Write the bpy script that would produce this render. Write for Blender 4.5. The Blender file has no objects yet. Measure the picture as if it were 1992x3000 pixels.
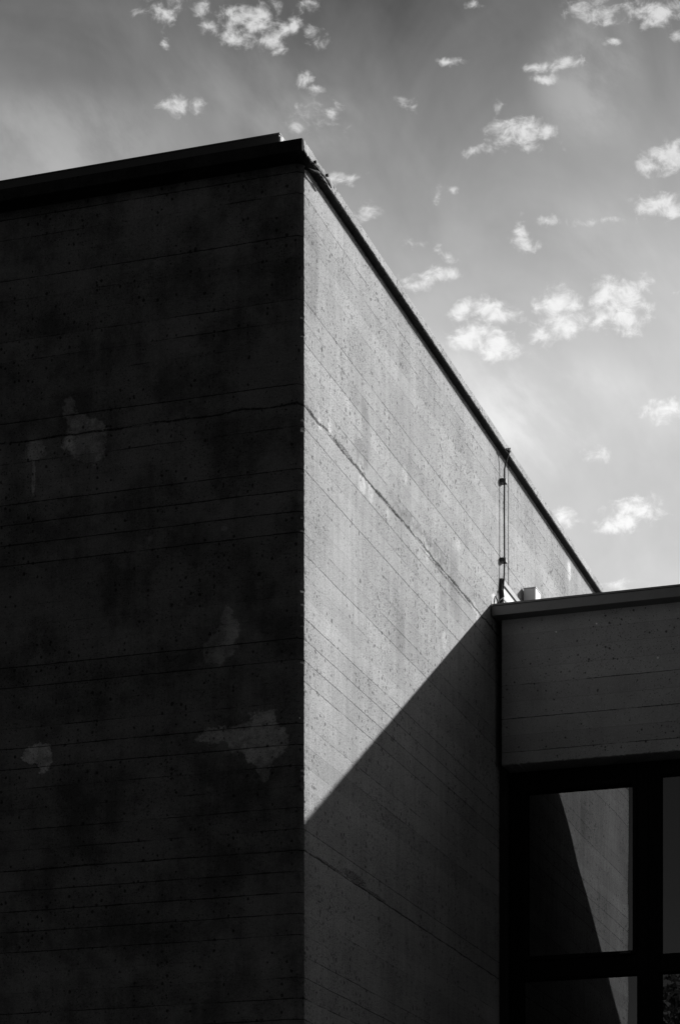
import bpy, bmesh, math, random
from mathutils import Vector, Matrix
random.seed(7)
S = bpy.context.scene
COL = S.collection

# ------------------------------------------------------------------ view
YAW = math.radians(18.26)
FWD = Vector((-math.sin(YAW), math.cos(YAW), 0))
RGT = Vector((math.cos(YAW), math.sin(YAW), 0))
cd = bpy.data.cameras.new('camera')
cam = bpy.data.objects.new('camera', cd); COL.objects.link(cam)
cam.location = (4.582, -13.231, 1.6)
cam.rotation_euler = (math.radians(90), 0, YAW)
cd.sensor_fit = 'VERTICAL'; cd.sensor_height = 36; cd.sensor_width = 36
cd.lens = 7194 / 3000 * 36
cd.shift_y = (4130 - 1500) / 3000
cd.clip_end = 3000
S.camera = cam
S.view_settings.view_transform = 'Standard'
S.view_settings.look = 'None'
S.view_settings.exposure = 0.25
S.view_settings.gamma = 1
S.view_settings.use_curve_mapping = False
S.cycles.max_bounces = 8
S.cycles.glossy_bounces = 4

# ------------------------------------------------------------------ node helper
class N:
    def __init__(s, tree):
        s.t = tree; s.n = tree.nodes; s.l = tree.links
    def lk(s, v, sock):
        if isinstance(v, bpy.types.NodeSocket): s.l.new(v, sock)
        elif v is not None: sock.default_value = v
    def m(s, op, a, b=None, c=None, clamp=False):
        k = s.n.new('ShaderNodeMath'); k.operation = op; k.use_clamp = clamp
        for i, v in enumerate((a, b, c)):
            if v is not None: s.lk(v, k.inputs[i])
        return k.outputs[0]
    def add(s, a, b): return s.m('ADD', a, b)
    def sub(s, a, b): return s.m('SUBTRACT', a, b)
    def mul(s, a, b): return s.m('MULTIPLY', a, b)
    def mx(s, a, b): return s.m('MAXIMUM', a, b)
    def mn(s, a, b): return s.m('MINIMUM', a, b)
    def xyz(s, v):
        k = s.n.new('ShaderNodeSeparateXYZ'); s.lk(v, k.inputs[0]); return k.outputs
    def vec(s, x, y, z=0.0):
        k = s.n.new('ShaderNodeCombineXYZ')
        for i, v in enumerate((x, y, z)): s.lk(v, k.inputs[i])
        return k.outputs[0]
    def noise(s, v, scale, detail=4, rough=.5, dist=0.0):
        k = s.n.new('ShaderNodeTexNoise'); s.lk(v, k.inputs['Vector'])
        k.inputs['Scale'].default_value = scale; k.inputs['Detail'].default_value = detail
        k.inputs['Roughness'].default_value = rough; k.inputs['Distortion'].default_value = dist
        return k.outputs[0]
    def white(s, v):
        k = s.n.new('ShaderNodeTexWhiteNoise'); k.noise_dimensions = '3D'; s.lk(v, k.inputs['Vector'])
        return k.outputs[0]
    def voro(s, v, scale, rnd=1.0):
        k = s.n.new('ShaderNodeTexVoronoi'); s.lk(v, k.inputs['Vector'])
        k.inputs['Scale'].default_value = scale; k.inputs['Randomness'].default_value = rnd
        return k.outputs['Distance'], k.outputs['Color']
    def ss(s, v, a, b, lo=0.0, hi=1.0, smooth=True):
        k = s.n.new('ShaderNodeMapRange'); k.interpolation_type = 'SMOOTHSTEP' if smooth else 'LINEAR'
        s.lk(v, k.inputs[0]); s.lk(a, k.inputs[1]); s.lk(b, k.inputs[2]); s.lk(lo, k.inputs[3]); s.lk(hi, k.inputs[4])
        return k.outputs[0]
    def grey(s, v):
        k = s.n.new('ShaderNodeCombineColor')
        for i in range(3): s.lk(v, k.inputs[i])
        return k.outputs[0]
    def ell(s, x, y, cx, cy, rx, ry):
        a = s.mul(s.sub(x, cx), 1 / rx); b = s.mul(s.sub(y, cy), 1 / ry)
        return s.add(s.mul(a, a), s.mul(b, b))

def newmat(name):
    m = bpy.data.materials.new(name); m.use_nodes = True
    n = N(m.node_tree); b = m.node_tree.nodes['Principled BSDF']
    return m, n, b

# ------------------------------------------------------------------ board-marked concrete
def concrete(name, base=.37, pit=1.0, grime=.0, patches=(), joints=(), z0=4.789, h=.1207, streak=.5,
             dark=(), seams=(), line=1.0, pbx=1.0, edge=0.0, stains=(), seed=0.0, grit=1.0):
    m, n, b = newmat(name)
    tc = n.n.new('ShaderNodeTexCoord')
    x, y, z = n.xyz(tc.outputs['Object'])
    s = n.add(x, y)
    P = n.vec(s, z, seed)
    warp = n.sub(n.noise(P, 2.3, 3), .5)
    # tonal clouds, streaks
    mott = n.noise(P, 1.6, 5, .62)
    mott2 = n.noise(P, 9, 4, .65)
    st = n.noise(n.vec(n.mul(s, 16), n.mul(z, 1.1), seed + 3), 1.0, 5, .6)
    st2 = n.noise(n.vec(n.mul(s, 45), n.mul(z, 3.0), seed + 9), 1.0, 3, .6)
    grain = n.noise(P, 150, 2, .7)
    grain2 = n.noise(P, 60, 3, .7)
    # boards
    bz = n.mul(n.sub(n.add(z, n.add(n.mul(warp, .010), n.mul(n.sub(n.noise(P, 22, 3, .7), .5), .007))), z0), 1 / h)
    idx = n.m('FLOOR', n.add(bz, .5))
    bid = n.m('FLOOR', bz)
    tone = n.white(n.vec(bid, seed + 1.0, .5))
    lstr = n.white(n.vec(idx, seed + 5.0, .2))
    dl = n.mul(n.m('ABSOLUTE', n.sub(bz, idx)), h)                     # metres from the nearest board joint
    brk = n.noise(n.vec(n.mul(s, 2.6), n.mul(idx, 7.3), seed), 1.0, 4, .7)
    brk = n.ss(n.add(brk, n.mul(n.sub(lstr, .5), .46)), .44, .62, .16, 1.0)
    lw = n.add(.0006, n.mul(n.m('POWER', n.noise(n.vec(n.mul(s, 9), n.mul(idx, 3.1), seed), 1.0, 5, .85), 2.2), .0150 * line))
    ln = n.mul(n.ss(dl, n.mul(lw, .35), lw, 1.0, 0.0), brk)
    # pits and blow-holes (clustered)
    cl = n.noise(P, 1.9, 4, .6)
    wp = n.vec(n.add(s, n.mul(n.sub(n.noise(P, 40, 2), .5), .02)), n.mul(z, .8), seed)
    d1, c1 = n.voro(wp, 34)
    r1 = n.xyz(c1)
    rad1 = n.mul(n.ss(n.add(r1[0], n.mul(n.sub(cl, .5), .9)), .50, 1.05), .36 * pit)
    p1 = n.ss(d1, n.mul(rad1, .6), rad1, 1.0, 0.0)
    d2, c2 = n.voro(wp, 9)
    r2 = n.xyz(c2)
    rad2 = n.mul(n.ss(r2[1], .82, 1.0), .13 * pit)
    p2 = n.ss(d2, n.mul(rad2, .6), rad2, 1.0, 0.0)
    d3, c3 = n.voro(P, 90)
    r3 = n.xyz(c3)
    rad3 = n.mul(n.ss(n.add(r3[0], n.mul(n.sub(cl, .5), 1.2)), .40, 1.0), .44 * pit)
    p3 = n.ss(d3, n.mul(rad3, .5), rad3, 1.0, 0.0)
    pits = n.mx(n.mx(p1, p2), n.mul(p3, .8))
    # fine sparkle of exposed aggregate
    sp = n.mul(n.ss(r3[2], .93, .98), n.ss(d3, .12, .3, 1.0, 0.0))
    # cold joints between pours
    jt = None; jband = None
    for (jz, amp, wd) in joints:
        off = n.mul(n.sub(n.noise(n.vec(n.mul(s, 3.2), jz * 3.7, seed), 1.0, 5, .7), .5), amp)
        dd = n.sub(n.sub(z, jz), off)
        w = n.mul(n.ss(n.noise(n.vec(n.mul(s, 5.5), jz, seed + 2), 1.0, 5, .75), .32, .68), wd)
        core = n.ss(n.m('ABSOLUTE', dd), n.mul(w, .35), n.add(w, .0005), 1.0, 0.0)
        core = n.mul(core, n.ss(n.noise(P, 75, 3, .8), .36, .52))
        jt = core if jt is None else n.mx(jt, core)
    # honeycombed areas
    hc = None
    for (cx, cz, rx, rz) in dark:
        e = n.ell(n.add(s, n.mul(warp, .06)), z, cx, cz, rx, rz)
        e = n.mul(n.ss(n.add(e, n.mul(n.sub(grain2, .5), 1.6)), .5, 1.1, 1.0, 0.0), n.ss(n.noise(P, 110, 3, .8), .42, .56))
        hc = e if hc is None else n.mx(hc, e)
    # brightness
    t = n.add(1.0, n.mul(n.sub(mott, .5), .85))
    t = n.add(t, n.mul(n.sub(mott2, .5), .28))
    t = n.add(t, n.mul(n.sub(st, .5), streak * .55))
    t = n.add(t, n.mul(n.sub(st2, .5), streak * .30))
    t = n.add(t, n.mul(n.sub(grain, .5), .55 * grit))
    t = n.add(t, n.mul(n.sub(grain2, .5), .35 * grit))
    t = n.add(t, n.mul(n.sub(tone, .5), .19))
    for (cx, cz, rx, rz, g) in stains:
        e = n.ell(n.add(s, n.mul(warp, .25)), n.add(z, n.mul(n.sub(mott2, .5), .35)), cx, cz, rx, rz)
        t = n.mul(t, n.sub(1.0, n.mul(n.mul(n.ss(e, .0, 1.3, 1.0, 0.0), n.ss(n.add(n.mul(grain2, .7), n.mul(st2, .3)), .38, .56, .35, 1.3)), g)))
    if edge:
        e = n.mul(n.ss(s, .0, .13, 1.0, 0.0), n.ss(n.noise(n.vec(n.mul(s, .8), z, 6), 48, 3, .8), .44, .58))
        t = n.mul(t, n.sub(1.0, n.mul(e, .45 * edge)))
    if grime:
        g = n.ss(n.add(n.noise(P, 2.6, 6, .7), n.mul(n.sub(st, .5), .3)), .36, .66)
        t = n.mul(t, n.sub(1.0, n.mul(g, grime)))
    # repairs and efflorescence
    if patches:
        acc = None
        wx = n.sub(n.noise(n.vec(s, z, seed + 20), 5.5, 6, .7), .5)
        wz = n.sub(n.noise(n.vec(s, z, seed + 31), 5.5, 6, .7), .5)
        for (cx, cz, rx, rz, g, soft, wa) in patches:
            e = n.ell(n.add(s, n.mul(wx, wa)), n.add(z, n.mul(wz, wa)), cx, cz, rx, rz)
            e = n.ss(e, 1.0 - soft, 1.0 + soft, g, 0.0)
            acc = e if acc is None else n.mx(acc, e)
        acc = n.mul(acc, n.ss(n.noise(n.vec(n.mul(s, pbx), z, 40), 13, 4, .7), .34, .58, .45, 1.0))
        t = n.mul(t, n.add(1.0, acc))
    t = n.mul(t, n.add(1.0, n.mul(sp, .5)))
    t = n.mul(t, n.sub(1.0, n.mul(pits, .72)))
    t = n.mul(t, n.sub(1.0, n.mul(ln, .80)))
    if jt is not None: t = n.mul(t, n.sub(1.0, n.mul(jt, .82)))
    if hc is not None: t = n.mul(t, n.sub(1.0, n.mul(hc, .8)))
    sm = None
    for (sx, za, zb, w) in seams:                                       # vertical saw-cut joints
        e = n.ss(n.m('ABSOLUTE', n.sub(n.add(s, n.mul(n.sub(grain2, .5), .008)), sx)), w * .4, w, 1.0, 0.0)
        e = n.mul(e, n.ss(n.noise(n.vec(s, n.mul(z, 7), 2), 1.0, 4, .7), .3, .5, .35, 1.0))
        e = n.mul(e, n.mul(n.m('GREATER_THAN', z, za), n.m('LESS_THAN', z, zb)))
        sm = e if sm is None else n.mx(sm, e)
    if sm is not None: t = n.mul(t, n.sub(1.0, n.mul(sm, .85)))
    col = n.m('MULTIPLY', t, base); col = n.mn(n.mx(col, .012), .8)
    n.lk(n.grey(col), b.inputs['Base Color'])
    b.inputs['Roughness'].default_value = .9
    b.inputs['Specular IOR Level'].default_value = .12
    # relief
    hgt = n.add(n.mul(grain2, .0032 * (.6 + .4 * grit)), n.mul(tone, .002))
    hgt = n.sub(hgt, n.mul(p3, .004)); hgt = n.sub(hgt, n.mul(ln, .004))
    if jt is not None: hgt = n.sub(hgt, n.mul(jt, .006))
    bp = n.n.new('ShaderNodeBump'); bp.inputs['Strength'].default_value = .8
    bp.inputs['Distance'].default_value = 1.0
    n.lk(hgt, bp.inputs['Height']); n.lk(bp.outputs[0], b.inputs['Normal'])
    return m

JOINTS = [(7.33, .10, .020), (4.79, .03, .012)]
PA = [(-1.42, 7.33, .085, .12, .95, .30, .34), (-1.34, 7.26, .10, .13, .75, .30, .34), (-1.47, 7.44, .05, .10, .7, .3, .3), (-1.70, 7.26, .07, .06, .45, .4, .2),
      (-1.705, 7.12, .012, .12, .5, .4, .05),
      (-.49, 6.06, .075, .055, .6, .35, .22), (-.53, 6.0, .09, .09, .45, .25, .25), (-.46, 6.12, .05, .08, .4, .25, .25),
      (-.27, 5.45, .14, .17, .95, .15, .28), (-.26, 5.38, .06, .17, .9, .15, .2), (-.50, 5.49, .16, .05, .7, .2, .22), (-.36, 5.46, .12, .10, .6, .2, .25),
      (-1.69, 5.47, .075, .065, .95, .15, .25), (-1.63, 5.43, .035, .09, .85, .2, .2),
      (-.96, 6.66, .014, .014, .25, .5, .03), (-.5, 6.67, .02, .018, .25, .5, .03)]
PB = [(1.075, 7.39, .05, .06, .45, .4, .10), (1.09, 7.27, .07, .06, .5, .4, .10), (1.26, 7.27, .05, .06, .4, .4, .1),
      (1.99, 7.64, .05, .055, .35, .5, .08), (.29, 7.325, .05, .03, .5, .4, .08), (.46, 7.385, .035, .045, .45, .4, .08),
      (2.43, 7.37, .05, .035, .6, .4, .08), (2.52, 7.30, .035, .06, .45, .5, .08), (3.70, 7.34, .07, .035, .55, .5, .12),
      (3.80, 7.29, .05, .06, .5, .5, .12), (2.93, 6.86, .06, .07, .6, .4, .12), (.79, 7.65, .04, .04, .25, .5, .05),
      (3.28, 7.63, .06, .04, .3, .5, .08), (1.62, 7.27, .02, .05, .35, .5, .05), (6.71, 8.56, .07, .08, .75, .4, .1),
      (4.27, 7.54, .07, .045, 1.3, .3, .12), (4.22, 7.52, .05, .05, .9, .3, .12)]
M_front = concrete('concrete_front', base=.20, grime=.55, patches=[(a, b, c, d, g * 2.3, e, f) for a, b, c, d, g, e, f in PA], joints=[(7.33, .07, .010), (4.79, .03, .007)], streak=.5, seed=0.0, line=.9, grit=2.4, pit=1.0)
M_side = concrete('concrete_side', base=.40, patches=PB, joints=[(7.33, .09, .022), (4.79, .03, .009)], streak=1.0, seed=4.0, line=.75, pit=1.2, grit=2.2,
                  dark=[(.93, 4.825, .26, .035), (1.35, 4.80, .25, .015), (.45, 4.80, .3, .010), (3.0, 7.30, .8, .012), (.75, 7.345, .16, .018), (1.6, 7.33, .3, .02), (.12, 7.33, .08, .02)],
                  seams=[(4.686, 7.3, 8.70, .020)], edge=1.0, stains=[(2.3, 7.40, .85, .045, .30), (1.15, 7.62, .10, .22, .28), (1.05, 7.44, .16, .09, .30), (.13, 8.15, .12, .40, .28), (2.0, 7.95, .25, .5, .16), (3.2, 7.3, .18, .28, .22), (.5, 8.3, .3, .3, .12), (2.9, 7.0, .12, .3, .2), (.9, 6.5, .5, .12, -.08), (.35, 5.9, .35, .5, -.10), (1.9, 6.6, .14, .3, .16), (5.6, 8.0, .15, .4, .12)])
M_wing = concrete('concrete_wing', base=.30, streak=.3, seed=8.0, z0=6.43, h=.1225, line=.9, grit=1.1, pit=.85,
                  patches=[(4.75, 7.28, .006, .006, 1.6, .4, 0), (5.05, 7.31, .006, .006, 1.6, .4, 0), (5.5, 7.02, .008, .008, 1.2, .4, 0)])
M_slab = concrete('concrete_slab', base=.50, streak=1.2, seed=12.0, z0=9.9, h=3.0, pit=1.4, grime=.30, grit=2.0)
M_fascia = concrete('stain_and_shade_concrete', base=.035, streak=.5, seed=15.0, z0=9.9, h=3.0, grime=.5)

def plain(name, col, rough=.6, metal=0.0, var=.25, sc=30, bump=.0006):
    m, n, b = newmat(name)
    tc = n.n.new('ShaderNodeTexCoord'); P = tc.outputs['Object']
    v = n.noise(P, sc, 5, .65); w = n.noise(P, sc * .12, 4, .6)
    t = n.add(1.0, n.add(n.mul(n.sub(v, .5), var), n.mul(n.sub(w, .5), var)))
    n.lk(n.grey(n.mul(t, col)), b.inputs['Base Color'])
    n.lk(n.ss(v, .3, .7, rough - .08, min(1, rough + .08)), b.inputs['Roughness'])
    b.inputs['Metallic'].default_value = metal
    bp = n.n.new('ShaderNodeBump'); bp.inputs['Distance'].default_value = 1; bp.inputs['Strength'].default_value = .6
    n.lk(n.mul(v, bump), bp.inputs['Height']); n.lk(bp.outputs[0], b.inputs['Normal'])
    return m
M_frame = plain('frame_dark_paint', .003, .8)
M_frame.node_tree.nodes['Principled BSDF'].inputs['Specular IOR Level'].default_value = .15
M_coping = plain('coping_sheet', .15, .7, 0, .6, 14)
M_parapet = plain('parapet_sheet', .06, .55, 0, .4, 10)
M_box = plain('box_sheet', .62, .5, 0, .12, 8)
M_white = plain('white_membrane', .85, .7, 0, .1, 20)
M_rail = plain('dark_rail', .03, .5)
M_cable = plain('cable_rubber', .012, .85)
M_bracket = plain('bracket_metal', .045, .6, .1)
M_dark = plain('interior_dark', .02, .9)
M_roof = plain('roof_felt', .12, .95)
M_ground = plain('asphalt', .03, .95, 0, .5, 3, .004)
M_bark = plain('bark', .08, .9, 0, .6, 12, .01)

def glass():
    m, n, b = newmat('window_glass')
    n.n.remove(b)
    out = [k for k in n.n if k.type == 'OUTPUT_MATERIAL'][0]
    gl = n.n.new('ShaderNodeBsdfGlossy'); gl.inputs['Roughness'].default_value = 0.0
    gl.inputs['Color'].default_value = (1, 1, 1, 1)
    tr = n.n.new('ShaderNodeBsdfTransparent'); tr.inputs['Color'].default_value = (.35, .35, .35, 1)
    tc = n.n.new('ShaderNodeTexCoord')
    bp = n.n.new('ShaderNodeBump'); bp.inputs['Strength'].default_value = 1; bp.inputs['Distance'].default_value = 1
    n.lk(n.mul(n.noise(tc.outputs['Object'], 1.5, 1, .4), .0016), bp.inputs['Height'])
    n.lk(bp.outputs[0], gl.inputs['Normal'])
    fr = n.n.new('ShaderNodeFresnel'); fr.inputs['IOR'].default_value = 1.52
    mixf = n.mn(n.mul(fr.outputs[0], 3.2), 1.0)
    mx = n.n.new('ShaderNodeMixShader')
    n.lk(mixf, mx.inputs[0]); n.lk(tr.outputs[0], mx.inputs[1]); n.lk(gl.outputs[0], mx.inputs[2])
    n.lk(mx.outputs[0], out.inputs['Surface'])
    return m
M_glass = glass()

def leaf():
    m, n, b = newmat('leaves')
    tc = n.n.new('ShaderNodeTexCoord')
    v = n.noise(tc.outputs['Object'], 1.4, 4, .6)
    n.lk(n.grey(n.ss(v, .3, .7, .025, .06)), b.inputs['Base Color'])
    b.inputs['Roughness'].default_value = .55
    return m
M_leaf = leaf()

# ------------------------------------------------------------------ geometry helpers
def box(bm, x0, x1, y0, y1, z0, z1):
    v = [bm.verts.new((x, y, z)) for z in (z0, z1) for y in (y0, y1) for x in (x0, x1)]
    for f in ((0, 2, 3, 1), (4, 5, 7, 6), (0, 1, 5, 4), (2, 6, 7, 3), (0, 4, 6, 2), (1, 3, 7, 5)):
        bm.faces.new([v[i] for i in f])

def tube(bm, pts, r, n=10, caps=True):
    rings = []
    pts = [Vector(p) for p in pts]
    for i, p in enumerate(pts):
        rr = r[i] if isinstance(r, (list, tuple)) else r
        t = (pts[min(i + 1, len(pts) - 1)] - pts[max(i - 1, 0)]).normalized()
        a = t.cross(Vector((0.13, .21, 1)) if abs(t.z) < .95 else Vector((1, .2, 0))).normalized(); b = t.cross(a)
        rings.append([bm.verts.new(p + (a * math.cos(k * 2 * math.pi / n) + b * math.sin(k * 2 * math.pi / n)) * rr) for k in range(n)])
    for i in range(len(rings) - 1):
        for k in range(n):
            bm.faces.new((rings[i][k], rings[i][(k + 1) % n], rings[i + 1][(k + 1) % n], rings[i + 1][k]))
    if caps:
        bm.faces.new(rings[0]); bm.faces.new(rings[-1])

def obj(name, bm, mat, parent=None, bevel=0.0, smooth=False):
    bmesh.ops.recalc_face_normals(bm, faces=bm.faces[:])
    me = bpy.data.meshes.new(name); bm.to_mesh(me); bm.free()
    me.materials.append(mat)
    if smooth:
        for p in me.polygons: p.use_smooth = True
    o = bpy.data.objects.new(name, me); COL.objects.link(o)
    if parent:
        o.parent = parent
        o.matrix_parent_inverse = Matrix.Translation(parent.location).inverted()
    if bevel:
        md = o.modifiers.new('bevel', 'BEVEL'); md.width = bevel; md.segments = 2; md.limit_method = 'ANGLE'
    return o

def thing(name, label, cat, loc=(0, 0, 0), group=None):
    o = bpy.data.objects.new(name, None); COL.objects.link(o); o.location = loc
    o['label'] = label; o['category'] = cat
    if group: o['group'] = group
    return o
def tag(o, label, cat, group=None):
    o['label'] = label; o['category'] = cat
    if group: o['group'] = group
    return o
def part(name, parent, mat, boxes, bevel=0.0):
    bm = bmesh.new()
    for b in boxes: box(bm, *b)
    return obj(name, bm, mat, parent, bevel)

# ------------------------------------------------------------------ ground
bm = bmesh.new()
vs = [bm.verts.new((x, y, 0)) for x, y in ((-900, -900), (900, -900), (900, 900), (-900, 900))]
bm.faces.new(vs)
g = obj('ground', bm, M_ground); g['kind'] = 'structure'

# ------------------------------------------------------------------ tall block
Z_SOF = 8.705
TOP = 8.761
block = thing('concrete_block', 'tall windowless board marked concrete block with thin roof slab, its narrow side sunlit', 'building', (-2, 3, 0))

def jitter_col(n, amp):
    out = []; v = 0
    for i in range(n):
        out.append(random.gauss(0, amp) * (3 if random.random() < .05 else 1))
    return out
NZ = 580
zs = [Z_SOF * i / NZ for i in range(NZ + 1)]
ja, jb, jb2 = jitter_col(NZ + 1, .0022), jitter_col(NZ + 1, .0030), jitter_col(NZ + 1, .001)
XL, YB = -24.0, 13.0
def wallmesh(cols):
    bm = bmesh.new()
    rows = [[bm.verts.new(c(i, z)) for c in cols] for i, z in enumerate(zs)]
    for i in range(NZ):
        for k in range(len(cols) - 1):
            bm.faces.new((rows[i][k], rows[i][k + 1], rows[i + 1][k + 1], rows[i + 1][k]))
    return bm
A_near = lambda i, z: (-.033 + ja[i], -.025, z)
B_near = lambda i, z: (0.0, .004 + abs(jb[i]), z)
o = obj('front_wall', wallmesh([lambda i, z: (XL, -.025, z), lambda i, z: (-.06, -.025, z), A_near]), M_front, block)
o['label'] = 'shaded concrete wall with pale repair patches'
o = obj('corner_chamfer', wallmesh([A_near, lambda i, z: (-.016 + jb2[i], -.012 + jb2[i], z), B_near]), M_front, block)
bm = wallmesh([B_near, lambda i, z: (0, .03, z), lambda i, z: (0, YB, z)])
o = obj('side_wall', bm, M_side, block)
o['label'] = 'sunlit concrete wall cut by a diagonal shadow'
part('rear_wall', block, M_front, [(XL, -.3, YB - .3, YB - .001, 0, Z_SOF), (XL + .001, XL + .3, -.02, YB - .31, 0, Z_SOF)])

# roof slab: rough arris along the sunlit edge
bm = bmesh.new()
NS = 640
rows = []
for i in range(NS + 1):
    yy = -.150 + (YB + .2) * i / NS
    a = .0011 if yy > .35 else .0030
    j = lambda: random.gauss(0, a) * (2.2 if random.random() < .06 else 1)
    sag = -.006 if yy < .02 else 0
    rows.append([bm.verts.new(p) for p in ((-.30, yy, Z_SOF), (.050 + j() * .3, yy, Z_SOF + .001 + j() * .5), (.052 + j() * .4, yy, Z_SOF + .004 + j()),
                                           (.052, yy, TOP - .008), (.050 + j() * .3, yy, TOP - .001 + j() * .7), (.03, yy, TOP), (-.30, yy, TOP))])
for i in range(NS):
    for k in range(6): bm.faces.new((rows[i][k], rows[i][k + 1], rows[i + 1][k + 1], rows[i + 1][k]))
bm.faces.new(rows[0]); bm.faces.new(rows[-1])
o = obj('roof_slab_edge', bm, M_slab, block)
part('soffit', block, M_fascia, [(XL - .04, .044, -.148, YB + .04, Z_SOF - .005, Z_SOF - .001)])  # near-black colour stands in for the deep shade of the underside
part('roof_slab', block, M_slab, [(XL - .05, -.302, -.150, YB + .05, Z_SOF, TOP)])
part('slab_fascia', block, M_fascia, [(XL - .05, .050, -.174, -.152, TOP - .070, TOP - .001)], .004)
# set back parapet strip behind the front edge
part('parapet', block, M_parapet, [(XL, -.149, .0, .094, TOP + .001, 8.898)], .003)
part('parapet_cap', block, M_coping, [(XL, -.145, -.004, .100, 8.899, 8.905)])
bm = bmesh.new()
nn = 14
for i in range(nn):     # crumbly sunlit mortar end of the parapet
    yy = .0 + .094 * i / nn
    box(bm, -.1485, -.1485 + random.uniform(.004, .012), yy, yy + .094 / nn * .98, TOP + .002, TOP + .02 + (8.895 - TOP - .02) * (1 - .12 * random.random()))
obj('parapet_end', bm, M_white, block)

# ------------------------------------------------------------------ low wing
wing = thing('low_wing', 'lower concrete wing with flat coping and dark framed windows beside the tall block', 'building', (4, 7, 0))
YW = 4.29; ZC = 7.405; ZL = 6.336; WX = 20.0; WY = 12.5
bm = bmesh.new()
n_ = 1600
rows = []
for i in range(n_ + 1):
    xx = .052 + (WX - .052) * i / n_
    jz = random.gauss(0, .0028) * (2 if random.random() < .08 else 1)
    rows.append([bm.verts.new(p) for p in ((xx, YW + .27, ZL + .004), (xx, YW + .012, ZL + jz * .5), (xx, YW, ZL + .006 + jz), (xx, YW, ZL + .03), (xx, YW, ZC), (xx, YW + .27, ZC))])
for i in range(n_):
    for k in range(5): bm.faces.new((rows[i][k], rows[i][k + 1], rows[i + 1][k + 1], rows[i + 1][k]))
bm.faces.new(rows[0]); bm.faces.new(rows[-1])
obj('lintel_wall', bm, M_wing, wing)
part('side_walls', wing, M_wing, [(WX - .2, WX, YW + .001, WY, 0, ZC), (.06, WX - .21, WY - .3, WY, 0, ZC), (.02, .058, YW + .271, WY - .31, 0, ZL), (.06, WX - .21, YW + .02, YW + .26, 0, .9)])
part('interior', wing, M_dark, [(.062, WX - .21, YW + .30, WY - .31, 3.3, 3.5), (.062, WX - .21, 8.0, 8.2, 0.01, ZL - .1), (.06, WX - .21, YW + .275, WY - .31, ZL, ZL + .2),
                                (.0595, .075, YW + .29, 7.99, .01, ZL - .01)])
part('joint_filler', wing, M_dark, [(.004, .049, YW + .12, YW + .3, 0, ZC - .01)])
part('roof_deck', wing, M_roof, [(.03, WX - .05, YW + .05, WY - .05, ZC - .15 + .151, ZC + .03)])
cop = part('coping', wing, M_coping, [(.006, WX + .05, YW - .118, YW + .22, ZC + .001, ZC + .090)], .004)
part('coping_lip', wing, M_frame, [(.008, WX + .05, YW - .121, YW - .119, ZC + .070, ZC + .0735)])
part('coping_drip', wing, M_coping, [(.028, WX + .05, YW - .124, YW - .1215, ZC + .0005, ZC + .018)])

# windows: one bay after another
F0 = 4.50; G0 = 4.56
bays = [(.062, 1.10), (1.10, 3.30), (3.30, 5.50), (5.50, 7.70)]
rowsz = [(4.93, 6.23, 6.183, 4.961), (3.55, 4.775, 4.775, 3.60), (2.2, 3.45, 3.45, 2.25)]
def bay(x0, x1, casement, lab):
    w = part('window', wing, M_frame, [(x0, x0 + .085, F0, F0 + .09, .9, ZL - .002)] + ([(x1 - .085, x1 - .001, F0, F0 + .09, .9, ZL - .002)]) +
             [(x0 + .086, x1 - .086, F0 + .001, F0 + .089, a, b) for a, b in ((6.235, ZL - .003), (4.79, 4.925), (3.45, 3.6), (2.1, 2.25), (.9, .99))], .004)
    if lab: w['label'] = lab
    a, b = x0 + .086, x1 - .086
    for (z0, z1) in ((4.925, 6.235), (3.6, 4.79), (2.25, 3.45), (.99, 2.1)):
        ins = .03 if (casement and z0 > 4.9) else .0
        if ins:
            i0, i1, iz0, iz1 = a + ins, b - ins, z0 + .035, z1 - .048
            part('casement', w, M_frame, [(a, i0, F0 - .012, F0 + .07, z0 + .002, z1 - .002), (i1, b, F0 - .012, F0 + .07, z0 + .002, z1 - .002),
                                          (i0, i1, F0 - .011, F0 + .069, z0 + .003, iz0), (i0, i1, F0 - .011, F0 + .069, iz1, z1 - .003)], .003)
            part('handle', w, M_bracket, [(i1 - .09, i1 - .01, F0 - .035, F0 - .013, iz0 - .024, iz0 - .012)], .003)
        else:
            i0, i1, iz0, iz1 = a, b, z0, z1
        bm = bmesh.new()
        box(bm, i0 - .004, i1 + .004, G0, G0 + .006, iz0 - .004, iz1 + .004)
        obj('pane', bm, M_glass, w)
bay(bays[0][0], bays[0][1], True, 'narrow window bay reflecting the sunlit wall')
bay(bays[1][0], bays[1][1], False, 'wider window bay reflecting grey sky and a tree')
bay(bays[2][0], bays[2][1], False, None)
bay(bays[3][0], bays[3][1], False, None)

# ------------------------------------------------------------------ lightning conductor on the sunlit wall
CX, CY = .027, 4.466
lc = thing('lightning_conductor', 'thin dark cable running down the sunlit wall beside the vertical joint', 'cable', (CX, CY, 7.5))
bm = bmesh.new()
tube(bm, [(.060, 4.475, 8.735), (.062, 4.475, 8.710), (.050, 4.470, 8.675), (.034, CY, 8.62), (CX, CY, 8.58), (CX, CY, 8.49), (CX - .001, CY - .004, 8.3), (CX, CY - .003, 8.1), (CX, CY, 7.9), (CX, CY - .012, 7.78),
          (CX, CY - .045, 7.66), (CX + .004, CY - .06, 7.58), (CX + .02, CY - .03, 7.51)], .0062, 8)
obj('cable', bm, M_cable, lc, smooth=True)
for z in (8.493, 7.905):
    bm = bmesh.new()
    box(bm, .0, .030, CY - .035, CY + .030, z - .015, z + .014)
    box(bm, .0303, .044, CY - .028, CY + .024, z - .018, z + .013)
    obj('bracket', bm, M_bracket, lc, .002)
bm = bmesh.new()
box(bm, .053, .070, 4.445, 4.49, 8.712, 8.728); box(bm, .054, .062, 4.41, 4.44, 8.706, 8.716)
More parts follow.
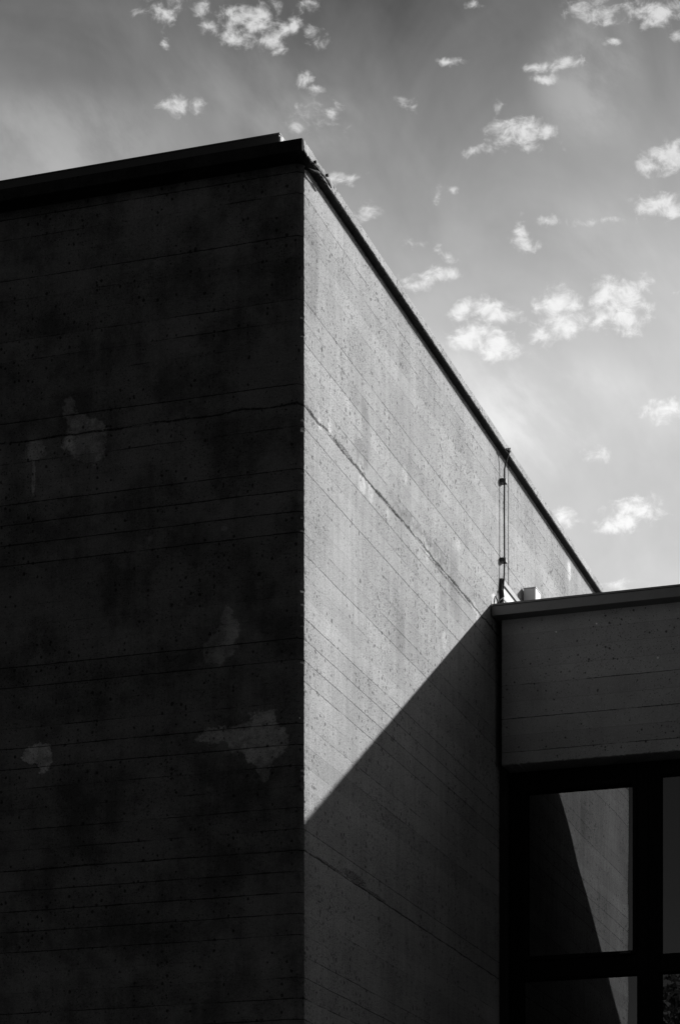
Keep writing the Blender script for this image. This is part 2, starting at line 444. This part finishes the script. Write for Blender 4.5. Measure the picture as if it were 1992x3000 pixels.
tube(bm, [(.062, 4.465, 8.705), (.070, 4.47, 8.738)], .004, 8)
obj('clamp', bm, M_cable, lc)
# loose ends on the coping
lw_ = thing('loose_wires', 'tangle of thin dark wires where the coping meets the sunlit wall', 'wires', (.03, 4.3, 7.5))
for q, pts in enumerate([[(.02, 4.20, 7.49), (.012, 4.215, 7.54), (.02, 4.225, 7.565), (.034, 4.24, 7.53), (.05, 4.25, 7.497)],
            [(.03, 4.33, 7.495), (.03, 4.37, 7.56), (.024, 4.40, 7.575), (.03, 4.43, 7.53), (.06, 4.42, 7.50)],
            [(.05, 4.30, 7.497), (.075, 4.36, 7.535), (.12, 4.37, 7.53), (.16, 4.34, 7.50)],
            [(.012, 4.27, 7.50), (.02, 4.30, 7.55), (.05, 4.36, 7.60), (.028, 4.42, 7.68)]]):
    bm = bmesh.new(); tube(bm, pts, .0045, 7); obj('wire', bm, M_cable, lw_, smooth=True)
bm = bmesh.new(); box(bm, .115, .165, 4.31, 4.36, 7.496, 7.528); box(bm, .125, .150, 4.32, 4.35, 7.5285, 7.540)
obj('junction_block', bm, M_cable, lw_, .003)

# roof flashing along the foot of the sunlit wall
fl = thing('roof_flashing', 'bright white roof flashing with a dark clamping rail and a thin dark bar at the foot of the sunlit wall', 'flashing', (.01, 5.3, 7.4))
part('membrane', fl, M_white, [(.001, .010, 4.46, 5.09, ZC + .032, 7.735)])
part('dark_bar', fl, M_rail, [(.0005, .022, 4.43, 5.10, 7.725, 7.765)], .002)
part('dark_bar', fl, M_rail, [(.0105, .016, 4.46, 5.09, 7.625, 7.642)])  # thin dark bar across the membrane
part('end_strip', fl, M_rail, [(.0005, .020, 4.425, 4.458, ZC + .032, 7.724)])

# vent box
vb = thing('vent_box', 'small square sheet metal box on the low roof with one sunlit side', 'vent', (.05, 5.19, ZC + .03))
part('casing', vb, M_box, [(.011, .106, 5.113, 5.277, ZC + .031, 7.900)], .003)
part('cover', vb, M_box, [(.0085, .109, 5.110, 5.280, 7.901, 7.909)], .002)
for pts in ([(.014, 5.12, 7.909), (.012, 5.115, 7.926)], [(.022, 5.16, 7.909), (.018, 5.16, 7.930)]):
    bm = bmesh.new(); tube(bm, pts, .004, 8); obj('bolt', bm, M_white, vb)

# bracket with loose strip under the roof slab corner
rw = thing('loose_strip', 'torn dark metal strip hanging under the sunlit slab edge near the corner', 'strip', (.06, .15, 8.70))
bm = bmesh.new()
def ribbon(bm, pts, w, t):
    rr = []
    for p, (wx, wz) in zip(pts, w):
        p = Vector(p)
        rr.append([bm.verts.new(p + Vector(d)) for d in ((0, 0, wz), (wx, 0, wz * .6), (wx, 0, -wz), (0, 0, -wz))])
    for a, b in zip(rr, rr[1:]):
        for k in range(4): bm.faces.new((a[k], a[(k + 1) % 4], b[(k + 1) % 4], b[k]))
    bm.faces.new(rr[0]); bm.faces.new(rr[-1])
ribbon(bm, [(.052, .015, 8.702), (.055, .05, 8.706), (.056, .09, 8.700), (.060, .13, 8.698), (.062, .19, 8.704), (.062, .25, 8.706), (.060, .30, 8.702)],
       [(.006, .006), (.010, .010), (.014, .011), (.012, .005), (.008, .004), (.012, .010), (.008, .006)], 0)
obj('strip', bm, M_cable, rw)
bm = bmesh.new()
tube(bm, [(.012, -.02, 8.668), (.034, .0, 8.664), (.050, .03, 8.668), (.058, .07, 8.682), (.062, .11, 8.694)], .0075, 8)
obj('hook', bm, M_cable, rw, smooth=True)
for (yy, zz) in ((.035, 8.724), (.248, 8.750)):
    bm = bmesh.new()
    box(bm, .0535, .064, yy - .006, yy + .006, zz - .010, zz + .004)
    obj('bolt', bm, M_cable, rw)

# ------------------------------------------------------------------ tree seen in the panes, and unseen trees added to block light
def tree(name, x, y, h, r, label, seed, nleaf=9000):
    rnd = random.Random(seed)
    t = thing(name, label, 'tree', (x, y, 0), 'trees opposite the building')
    bm = bmesh.new()
    tube(bm, [(x, y, 0), (x + .05, y, h * .2), (x - .05, y + .05, h * .45), (x, y, h * .75)], [.22, .17, .13, .04], 10)
    cl = []
    for k in range(26):
        a = rnd.uniform(0, 6.28); rr = r * rnd.uniform(.2, .8); zc = h - r * rnd.uniform(.25, 1.7)
        e = Vector((x + rr * math.cos(a), y + rr * math.sin(a), zc)); cl.append((e, rnd.uniform(.3, .5) * r))
        s0 = Vector((x, y, h * rnd.uniform(.3, .6))); mid = (s0 + e) / 2 + Vector((0, 0, -.1))
        tube(bm, [s0, mid, e], [.06, .04, .015], 6)
    cl.append((Vector((x, y, h - .4 * r)), .4 * r))
    obj('trunk', bm, M_bark, t, smooth=True)
    bm = bmesh.new()
    for i in range(nleaf):
        c, cr = cl[rnd.randrange(len(cl))]
        d = Vector((rnd.gauss(0, 1), rnd.gauss(0, 1), rnd.gauss(0, .8))).normalized() * cr * rnd.random() ** .4
        p = c + d
        a = Vector((rnd.gauss(0, 1), rnd.gauss(0, 1), rnd.gauss(0, 1))).normalized()
        b_ = a.orthogonal().normalized(); s_ = rnd.uniform(.06, .12)
        v = [bm.verts.new(p + q) for q in (a * s_, b_ * s_ * .5, -a * s_, -b_ * s_ * .5)]
        bm.faces.new(v)
    me = bpy.data.meshes.new('crown'); bm.to_mesh(me); bm.free(); me.materials.append(M_leaf)
    o = bpy.data.objects.new('crown', me); COL.objects.link(o); o.parent = t
    o.matrix_parent_inverse = Matrix.Translation(t.location).inverted()
tree('leafy_tree', -2.85, -22.6, 10.0, 1.8, 'round leafy tree mirrored in the lower right window pane', 3, 16000)
k_ = 0  # row added out of view to darken the shaded walls
for (x, y, h, r) in [(-29, -19, 12, 3.8), (-23.5, -20.5, 12.5, 3.8), (-18, -19, 12, 3.7), (-13, -20.5, 12.5, 3.5), (-8.6, -19.5, 11.5, 2.9), (3.0, -21.5, 11.5, 3.0),
                     (8.5, -20.5, 12.5, 3.7), (14, -19, 12, 3.8), (17, -13, 12.5, 3.8), (18.5, -7, 12, 3.7), (18.5, -1.2, 11.5, 3.5)]:
    k_ += 1
    tree('leafy_tree', x, y, h, r, 'unseen dark leafy tree added to keep sky light off the walls', 20 + k_, 6000)

# ------------------------------------------------------------------ light
tv = Vector((-.716, -1, -.609)).normalized()
ld = bpy.data.lights.new('sun', 'SUN'); ld.energy = 4.6; ld.angle = math.radians(.53); ld.color = (1, 1, 1)
lo = bpy.data.objects.new('sun', ld); COL.objects.link(lo)
lo.rotation_euler = tv.to_track_quat('-Z', 'Y').to_euler(); lo.location = (20, 20, 20)
elev = math.asin(.609 / Vector((.716, 1, .609)).length)
az = math.atan2(.716, 1)          # from +Y towards +X

w = bpy.data.worlds.new('World'); S.world = w; w.cycles.sampling_method = 'MANUAL'; w.cycles.sample_map_resolution = 256; w.use_nodes = True
n = N(w.node_tree)
bg = n.n['Background']; bg.inputs['Strength'].default_value = .1
sky = n.n.new('ShaderNodeTexSky'); sky.sky_type = 'NISHITA'; sky.sun_disc = False
sky.sun_elevation = elev; sky.sun_rotation = az; sky.air_density = 1.0; sky.dust_density = .6; sky.ozone_density = 1.5
k = n.n.new('ShaderNodeSeparateColor'); n.lk(sky.outputs[0], k.inputs[0])
red = k.outputs[0]                 # red-filtered black and white film
tc = n.n.new('ShaderNodeTexCoord'); D = tc.outputs['Generated']
dx, dy, dz = n.xyz(D)
df = n.add(n.mul(dx, FWD.x), n.mul(dy, FWD.y)); dr = n.add(n.mul(dx, RGT.x), n.mul(dy, RGT.y))
dfm = n.mx(df, .05)
u = n.m('DIVIDE', dr, dfm); v = n.m('DIVIDE', dz, dfm)
UV = n.vec(u, v, 0)
CL = [(372,22,42,24,1),(395,45,22,20,.6),(470,20,22,14,.6),(483,68,20,14,.7),(560,35,48,22,1.05),(535,70,16,28,.9),(555,98,38,16,.9),(612,98,34,20,.9),(590,60,26,22,.8),(678,62,18,28,1.05),(655,75,14,20,.8),(722,92,22,12,.4),(722,12,26,12,.55),
 (630,18,12,22,.35),(400,237,22,24,.9),(412,252,14,18,.7),(450,243,18,12,.4),(735,205,26,10,.8),(705,190,18,12,.6),(1030,147,34,11,.95),(1265,150,50,10,.8),(1255,180,30,8,.8),(1305,150,26,10,.9),
 (1365,20,56,22,.85),(1400,45,30,12,.7),(1400,100,16,10,.6),(1520,25,58,28,1.1),(1560,85,20,16,.8),(1190,300,55,26,1.15),(1160,318,34,14,.9),(1262,303,26,16,1.1),(1215,335,50,10,.6),(1090,348,30,12,.85),(1545,362,58,26,1.3),(1500,385,30,10,.7),
 (1515,470,52,24,1.1),(1560,490,30,16,.8),(845,485,32,16,.85),(795,412,28,7,.5),(1207,535,18,26,.9),(1218,560,24,14,.7),(1275,508,38,7,.6),(1370,507,34,7,.6),(970,568,34,12,.8),(1020,588,15,14,.6),
 (1015,628,40,18,1.1),(960,648,45,16,1.0),(1060,712,28,16,.9),(1135,722,55,26,1.2),(1100,775,60,22,1.1),(1150,800,46,22,1.2),(1080,790,30,18,.8),(1285,700,52,26,1.1),(1295,735,50,30,1.2),(1250,760,28,22,.9),(1415,690,50,34,1.25),(1430,735,44,22,1.1),(1375,740,26,24,.9),(1470,700,26,16,.8),(1487,648,18,14,.8),
 (1555,677,10,8,.6),(1545,950,55,20,1.1),(1470,1180,55,20,1.0),(1425,1205,50,20,1.0),(1295,1192,26,20,1.0),(1330,1195,14,8,.5),(1430,1352,50,7,.5),(1045,432,14,8,.5),(1010,440,12,12,.45),(925,245,15,10,.4),(1145,245,13,12,.5),(1380,1052,24,10,.4),(388,98,11,9,.5),(1092,6,12,9,.5),(725,275,40,22,.4)]
wv = n.n.new('ShaderNodeTexNoise'); n.lk(UV, wv.inputs['Vector']); wv.inputs['Scale'].default_value = 55; wv.inputs['Detail'].default_value = 4
wx, wy, wz = n.xyz(wv.outputs['Color'])
u2 = n.add(u, n.mul(n.sub(wx, .5), .014)); v2 = n.add(v, n.mul(n.sub(wy, .5), .012))
UV2 = n.vec(u2, v2, 0)
acc = None
for (cx, cy, rx, ry, st) in CL:
    c = ((cx * 1.2704 - 996) / 7194, (4130 - cy * 1.2704) / 7194)
    kx, ky = 7194 / (rx * 1.2704 * 1.42), 7194 / (ry * 1.2704 * 1.6)
    q = n.n.new('ShaderNodeVectorMath'); q.operation = 'MULTIPLY_ADD'
    n.lk(UV2, q.inputs[0]); q.inputs[1].default_value = (kx, ky, 0); q.inputs[2].default_value = (-c[0] * kx, -c[1] * ky, 0)
    ql = n.n.new('ShaderNodeVectorMath'); ql.operation = 'LENGTH'; n.lk(q.outputs[0], ql.inputs[0])
    e = n.m('MULTIPLY_ADD', ql.outputs['Value'], -st * 1.3, st * 1.15)
    acc = e if acc is None else n.mx(acc, e)
acc = n.mx(acc, -1.2)
fb = n.noise(n.vec(n.mul(u, .9), v, 0), 150, 9, .66, .4)
fb2 = n.noise(n.vec(u, v, 3), 45, 4, .6)
den = n.add(n.add(acc, n.mul(n.sub(fb, .5), 3.4)), n.mul(n.sub(fb2, .5), 1.2))
puff = n.mul(n.ss(den, -.15, 1.25), n.ss(fb, .30, .64, .66, 1.0))
puff = n.mul(puff, n.m('GREATER_THAN', df, .05))
# thin veil of high haze, denser low down towards the sun
veiln = n.noise(n.vec(n.add(n.mul(u, 9), n.mul(v, 4)), n.sub(n.mul(v, 8), n.mul(u, 3)), 1.7), 1.0, 5, .55, .6)
veil2 = n.noise(n.vec(n.add(n.mul(u, 40), n.mul(v, 8)), n.mul(v, 22), 5), 1.0, 6, .6, .5)
grad = n.sub(n.ss(dz, .525, .365, .0, 1.0, smooth=True), n.ss(dz, .38, .31, 0.0, .16))
sunh = n.add(n.mul(dx, math.sin(az)), n.mul(dy, math.cos(az)))
side = n.ss(df, .0, .75)
veil = n.add(n.mul(grad, .50), n.mul(n.sub(veiln, .47), .42))
veil = n.add(veil, n.mul(n.sub(veil2, .5), .09))
hz = None
for (cx, cy, rx, ry, g_) in [(130, 330, 330, 150, .10), (1360, 170, 150, 190, .13), (1120, 960, 330, 190, .12), (740, 290, 170, 90, .09), (1350, 960, 300, 150, .06), (560, 200, 260, 110, .05), (1450, 560, 200, 160, .05)]:
    e = n.ell(u, v, (cx * 1.2704 - 996) / 7194, (4130 - cy * 1.2704) / 7194, rx * 1.2704 / 7194, ry * 1.2704 / 7194)
    e = n.ss(e, 0.0, 1.2, g_, 0.0)
    hz = e if hz is None else n.add(hz, e)
wisp = n.noise(n.vec(n.add(n.mul(u, 26), n.mul(v, 20)), n.sub(n.mul(v, 14), n.mul(u, 9)), 2), 1.0, 6, .62, .15)
hz = n.mul(hz, n.ss(wisp, .34, .66, .25, 1.5))
veil = n.mul(n.mx(n.add(n.add(veil, hz), .105), .0), side)
clear = n.mul(red, .1)             # linear value of the clear sky as the picture shows it
base = n.add(n.mul(n.m('POWER', n.mul(clear, 2.2), 1.5), .15), veil)
sd = n.add(n.add(n.mul(dx, -tv.x), n.mul(dy, -tv.y)), n.mul(dz, -tv.z))
aur = n.mul(n.m('POWER', n.ss(sd, .70, 1.0, smooth=False), 2.0), .85)
base = n.add(n.mul(base, n.ss(dz, .25, .75, 1.0, .45)), aur)
cv = n.add(base, n.mul(puff, n.mx(n.sub(n.ss(dz, .36, .50, .98, .70), base), .0)))
n.lk(n.grey(n.mul(cv, 8.4)), bg.inputs['Color'])
